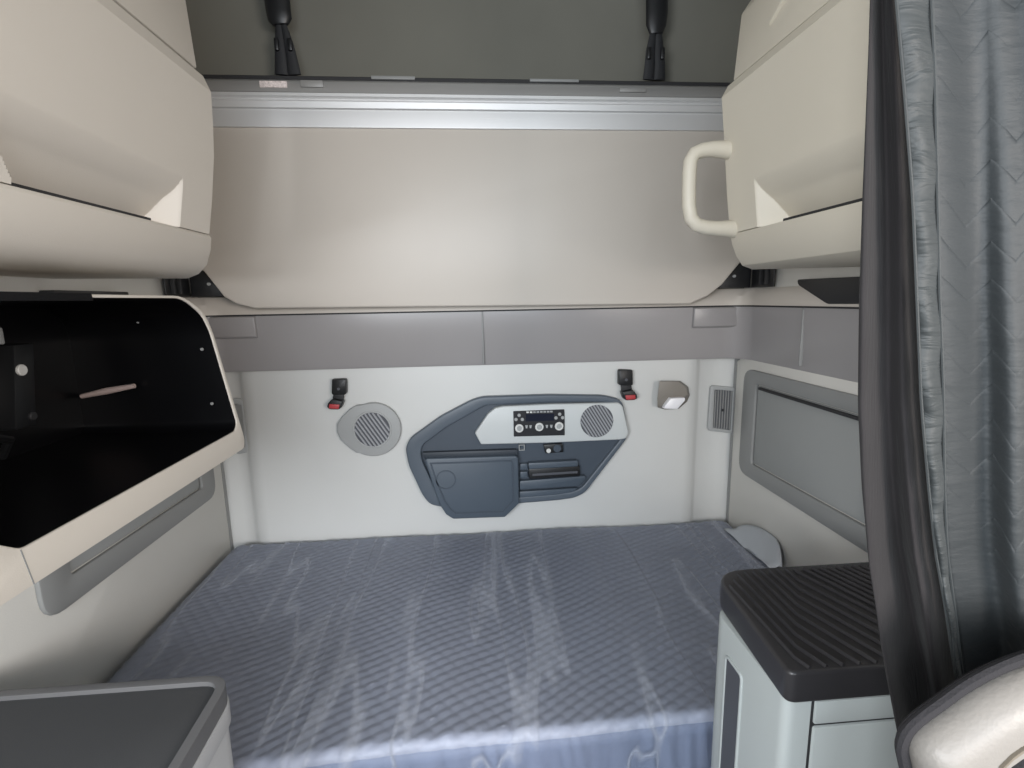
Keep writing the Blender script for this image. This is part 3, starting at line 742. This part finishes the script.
# ------------------------------------------------------------------ right cabinet with black ribbed lid
fx0, fx1, fy0, fy1, ft = .53, 1.03, .735, 1.005, .80
fr = thing('side_cabinet', ((fx0+fx1)/2, (fy0+fy1)/2, 0), 'light grey bedside cabinet with a black ribbed lid, at the right end of the mattress', 'cabinet')
obj('body', prism([(x, y, .001) for x, y in roundpoly([(fx0, fy0), (fx1, fy0), (fx1, fy1), (fx0, fy1)], [.02, .01, .01, .045], 6)], (0, 0, ft-.004), .004), FRIDGE, fr)
lid = prism([(x, y, ft-.002) for x, y in roundpoly([(fx0-.008, fy0-.012), (fx1, fy0-.012), (fx1, fy1+.050), (fx0+.016, fy1+.050)], [.022, .01, .01, .08], 6)], (0, 0, .062), .016, 4, ang=60)
obj('lid', lid, LIDB, fr, label='black ribbed plastic lid')
t = bmesh.new(); zt = ft+.0605
pitch = .0205
for i in range(19):
    # each rib runs forward along the lid, then turns off towards the right at the chevron line
    x0 = fx0+.026+i*pitch; yr_ = fy1+.03-max(0, .05-i*.02); ye_ = fy0-.004
    yb = min(yr_, fy0+.022+i*.029)
    k_ = min(1, (fx1-.012-x0)/((yb-ye_)*.36))
    pts = ([(x0, yr_, zt), (x0, yb, zt)] if yr_-yb > .004 else [(x0, yr_, zt)]) + [(x0+(yb-ye_)*.36*k_, yb-(yb-ye_)*k_, zt)]
    tube(pts, .0038, 6, t, flat=1.5)
obj('ribs', t, LIDB, [o for o in fr.children if o.name.startswith('lid')][0])
# long finger recess in the side towards the mattress
q = [on(*p, 0, fx0) for p in ((731.5, 673), (741, 676), (735, 767), (722, 764))]
y0_, y1_ = min(p.y for p in q), max(p.y for p in q); zt_ = max(p.z for p in q)
hb = roundpoly([(y0_-.002, .42), (y1_+.004, .42), (y1_+.004, zt_), (y0_-.002, zt_)], .008)
ho = inset2(hb, -.006)
obj('handle_recess', prism([(fx0-.0015, y, z) for y, z in hb], (.01, 0, 0)), SLATM, fr)
obj('handle_surround', ring([(fx0-.004, y, z) for y, z in ho], [(fx0-.004, y, z) for y, z in hb], (.008, 0, 0), .002), FRIDGE, fr)
# front: pillar, top strip and drawer front
obj('top_strip', box(fx0+.052, fx1-.02, fy0-.006, fy0+.01, ft-.052, ft-.006, .003), FRIDGE, fr)
dw = obj('drawer_front', box(fx0+.052, fx1-.02, fy0-.006, fy0+.01, .12, ft-.058, .004), FRIDGE, fr)
obj('drawer_gap', box(fx0+.0475, fx1-.018, fy0-.0012, fy0+.004, .11, ft-.004), GASKET, fr)

# ------------------------------------------------------------------ left cabinet with tray top
lc = thing('tray_cabinet', (-.82, .74, 0), 'low grey cabinet with a rimmed charcoal tray top, at the mattress\'s left end', 'cabinet')
xa, xb, ya, yb_ = XL+.016, -.515, .45, .955
prof = roundpoly([(xa, ya), (xb+.02, ya), (xb, yb_), (xa, yb_)], [.01, .02, .05, .01], 6)
def shift(pl, d, z): return [(x, y, z) for x, y in inset2(pl, d)]
t = loft([(x*1.0, y, .745) for x, y in prof], [(x, y, .001) for x, y in inset2(prof, -.0)], False)
bo = prism([(x, y, .001) for x, y in prof], (0, 0, .69), .003)
obj('body', bo, CABG, lc)
ti = inset2(prof, .014)
obj('tray_rim', ring(shift(prof, -.004, .69), shift(prof, .014, .69), (0, 0, .062), .005, 3), TRAYR, lc)
obj('rim_skirt', ring(shift(prof, -.0065, .672), shift(prof, .01, .672), (0, 0, .042), .003), CABG, lc)
obj('tray_mat', prism(shift(prof, .012, .689), (0, 0, .0535), .002), TRAYG, lc)

# ------------------------------------------------------------------ curtain on the right
cu = thing('curtain', (.60, .62, .72), 'dark grey satin curtain bunched at the right, hanging in front of the right wall', 'curtain')
YC = .62
def line(L_, y): 
    q = sorted([(on(*p, 1, y).z, on(*p, 1, y).x) for p in L_]); return [a for a, _ in q], [b_ for _, b_ in q]
LZ, LX = line([(872, -30), (870, 0), (866, 100), (862, 200), (859, 300), (858, 400), (862, 480), (870, 560), (885, 640), (905, 728), (912, 770)], YC)
BZ, BX = line([(890, -30), (893, 0), (903, 100), (912, 200), (917, 300), (922, 400), (930, 480), (937, 540), (945, 580), (955, 640), (965, 700)], YC)
EZ, EX = line([(929, -30), (929, 0), (934, 94), (937, 195), (940, 300), (944, 380), (946, 481), (949, 540), (955, 580), (963, 640), (972, 700)], YC)
zs = [.62+(2.25-.62)*i/100 for i in range(101)]
def strip_sheet(fL, fR, yfun, ncol, pad0=0, pad1=0):
    P, U = [], []
    for z in zs:
        x0, x1 = fL(z), fR(z); row, ur = [], []
        for k in range(ncol+1):
            u_ = k/ncol; yy = yfun(u_, z); row.append(((x0+(x1-x0)*u_)*yy/YC, yy, EYE.z+(z-EYE.z)*1.0)); ur.append(((x1-x0)*u_, z))
        P.append(row); U.append(ur)
    return P, U
fL = lambda z: interp(z, LZ, LX); fB = lambda z: interp(z, BZ, BX); fE = lambda z: interp(z, EZ, EX)
def y_lin(u_, z):
    f = min(1, max(0, (1.9-z)/1.0))
    return YC+.012+(.032*math.cos(u_*PI*2*(1.7)+2.9+.5*math.sin(3*z))*(.35+.65*f)-.012*math.cos(u_*PI)) + .006*math.sin(7*z+5*u_)
P, U = strip_sheet(fL, lambda z: fB(z)+.015, y_lin, 48)
def curtain_part(name, P, U, m):
    t = sheet(P, U); o = obj(name, t, m, cu, smooth=180)
    md = o.modifiers.new('thickness', 'SOLIDIFY'); md.thickness = .0025; md.offset = 1
    return o
curtain_part('lining', P, U, LINING)
P, U = strip_sheet(fB, fE, lambda u_, z: YC-.030-.006*math.sin(u_*PI)+.0025*math.sin(z*62+u_*3), 12)
curtain_part('gathered_band', P, U, CURTB)
def y_main(u_, z):
    s_ = u_*.34
    return YC-.022-.045*u_+.016*math.sin(u_*9.5+.7*math.sin(2.3*z)+.6)*min(1, u_*5)+.006*math.sin(24*u_+3*z)*min(1, u_*4)
P, U = strip_sheet(fE, lambda z: fE(z)+.34, y_main, 70)
curtain_part('main_panel', P, U, CURT)
# stitched seams either side of the band
for f in (fB, fE):
    obj('seam', tube([(f(z)*(YC-.032)/YC, YC-.032, z) for z in zs[::2]], .0018, 6), CURTB, cu)

# ------------------------------------------------------------------ seat back, bottom right
st = thing('seat', (.72, .48, .002), 'cream leather seat back with dark piping in the bottom right corner', 'seat')
c9 = lambda x, y: (880+x/4.57, 600+y/4.57)
YS = .46
sh = [on(*c9(*p), 1, YS) for p in ((168, 860), (150, 780), (128, 680), (152, 615), (220, 555), (300, 500), (390, 432), (480, 378), (570, 335), (658, 300), (760, 268))]
top = [(p.x, p.z) for p in sh]
e = top[-1]
outl = roundpoly([(top[0][0]+.02, .48)] + top + [(e[0]+.08, e[1]+.008), (e[0]+.17, e[1]-.012), (e[0]+.25, e[1]-.09), (e[0]+.27, e[1]-.3), (e[0]+.26, .48)], .03, 3)
def sections(pl, secs):
    """closed skin through outline pl at (y, inset) stations"""
    R_ = [[(x, y, z) for x, z in inset2(pl, d)] for y, d in secs]; t = bmesh.new()
    V = [[t.verts.new(p) for p in r_] for r_ in R_]
    for A, B in zip(V, V[1:]):
        for i in range(len(A)):
            k = (i+1) % len(A); t.faces.new((A[i], A[k], B[k], B[i]))
    t.faces.new(V[0]); t.faces.new(V[-1][::-1])
    return t
obj('front_panel', sections(outl, [(.421, .030), (.424, .018), (.432, .008), (.444, .002), (YS, 0), (.466, .004)]), LEATHER, st, smooth=60)
obj('back_shell', sections(outl, [(.463, -.004), (.470, -.009), (.478, .0), (.490, .022)]), SEATD, st, smooth=60)
obj('piping', tube([(x, .463, z) for x, z in inset2(outl, -.006)], .0065, 8, closed=True), SEATD, st)
ins = [on(*c9(*p), 1, .418) for p in ((560, 775), (610, 725), (660, 690), (720, 660))]
insx = [(p.x, p.z) for p in ins]
obj('seat_insert', prism([(x+.004, .415, z-.014) for x, z in insx]+[(insx[-1][0]+.12, .415, insx[-1][1]-.03), (insx[-1][0]+.12, .415, .5), (insx[0][0]+.01, .415, .5)], (0, .02, 0), .006), SEATD, st)
t = bmesh.new()
for i in range(26):
    f = i/25*(len(insx)-1); k = min(int(f), len(insx)-2); w = f-k
    x = insx[k][0]*(1-w)+insx[k+1][0]*w; z = insx[k][1]*(1-w)+insx[k+1][1]*w
    box(x-.0007, x+.0007, .4175, .424, z-.002, z+.002, 0, 1, t)
obj('stitching', t, THREAD, st)
obj('cushion_base', box(.50, .95, .0+.12, .50, .001, .44, .03, 3), SEATD, st)

# ------------------------------------------------------------------ light: daylight from the cab's windows
W = bpy.data.worlds.new('world'); S.world = W; W.use_nodes = True
bg = W.node_tree.nodes['Background']; bg.inputs['Color'].default_value = (.78, .88, 1.0, 1); bg.inputs['Strength'].default_value = 1.15
def area(name, loc, target, sx, sy, power, col):
    l = bpy.data.lights.new(name, 'AREA'); l.shape = 'RECTANGLE'; l.size = sx; l.size_y = sy; l.energy = power; l.color = col
    o = bpy.data.objects.new(name, l); COL.objects.link(o); o.location = loc
    o.rotation_euler = (Vector(target)-Vector(loc)).to_track_quat('-Z', 'Y').to_euler()
    return o
area('windshield_daylight', (.05, -1.95, 1.75), (.1, 2, 1.15), 1.6, .85, 50, (.88, .94, 1.0))
area('passenger_window_daylight', (1.14, -1.0, 1.6), (-.9, 1.2, 1.3), .8, .6, 42, (1.0, .91, .84))
area('driver_window_daylight', (-1.05, -1.0, 1.6), (1.0, 1.5, 1.2), .8, .6, 54, (.94, .97, 1.0))

S.view_settings.view_transform = 'Standard'; S.view_settings.look = 'None'
S.view_settings.gamma = 1; S.view_settings.use_curve_mapping = False
S.view_settings.exposure = -.1
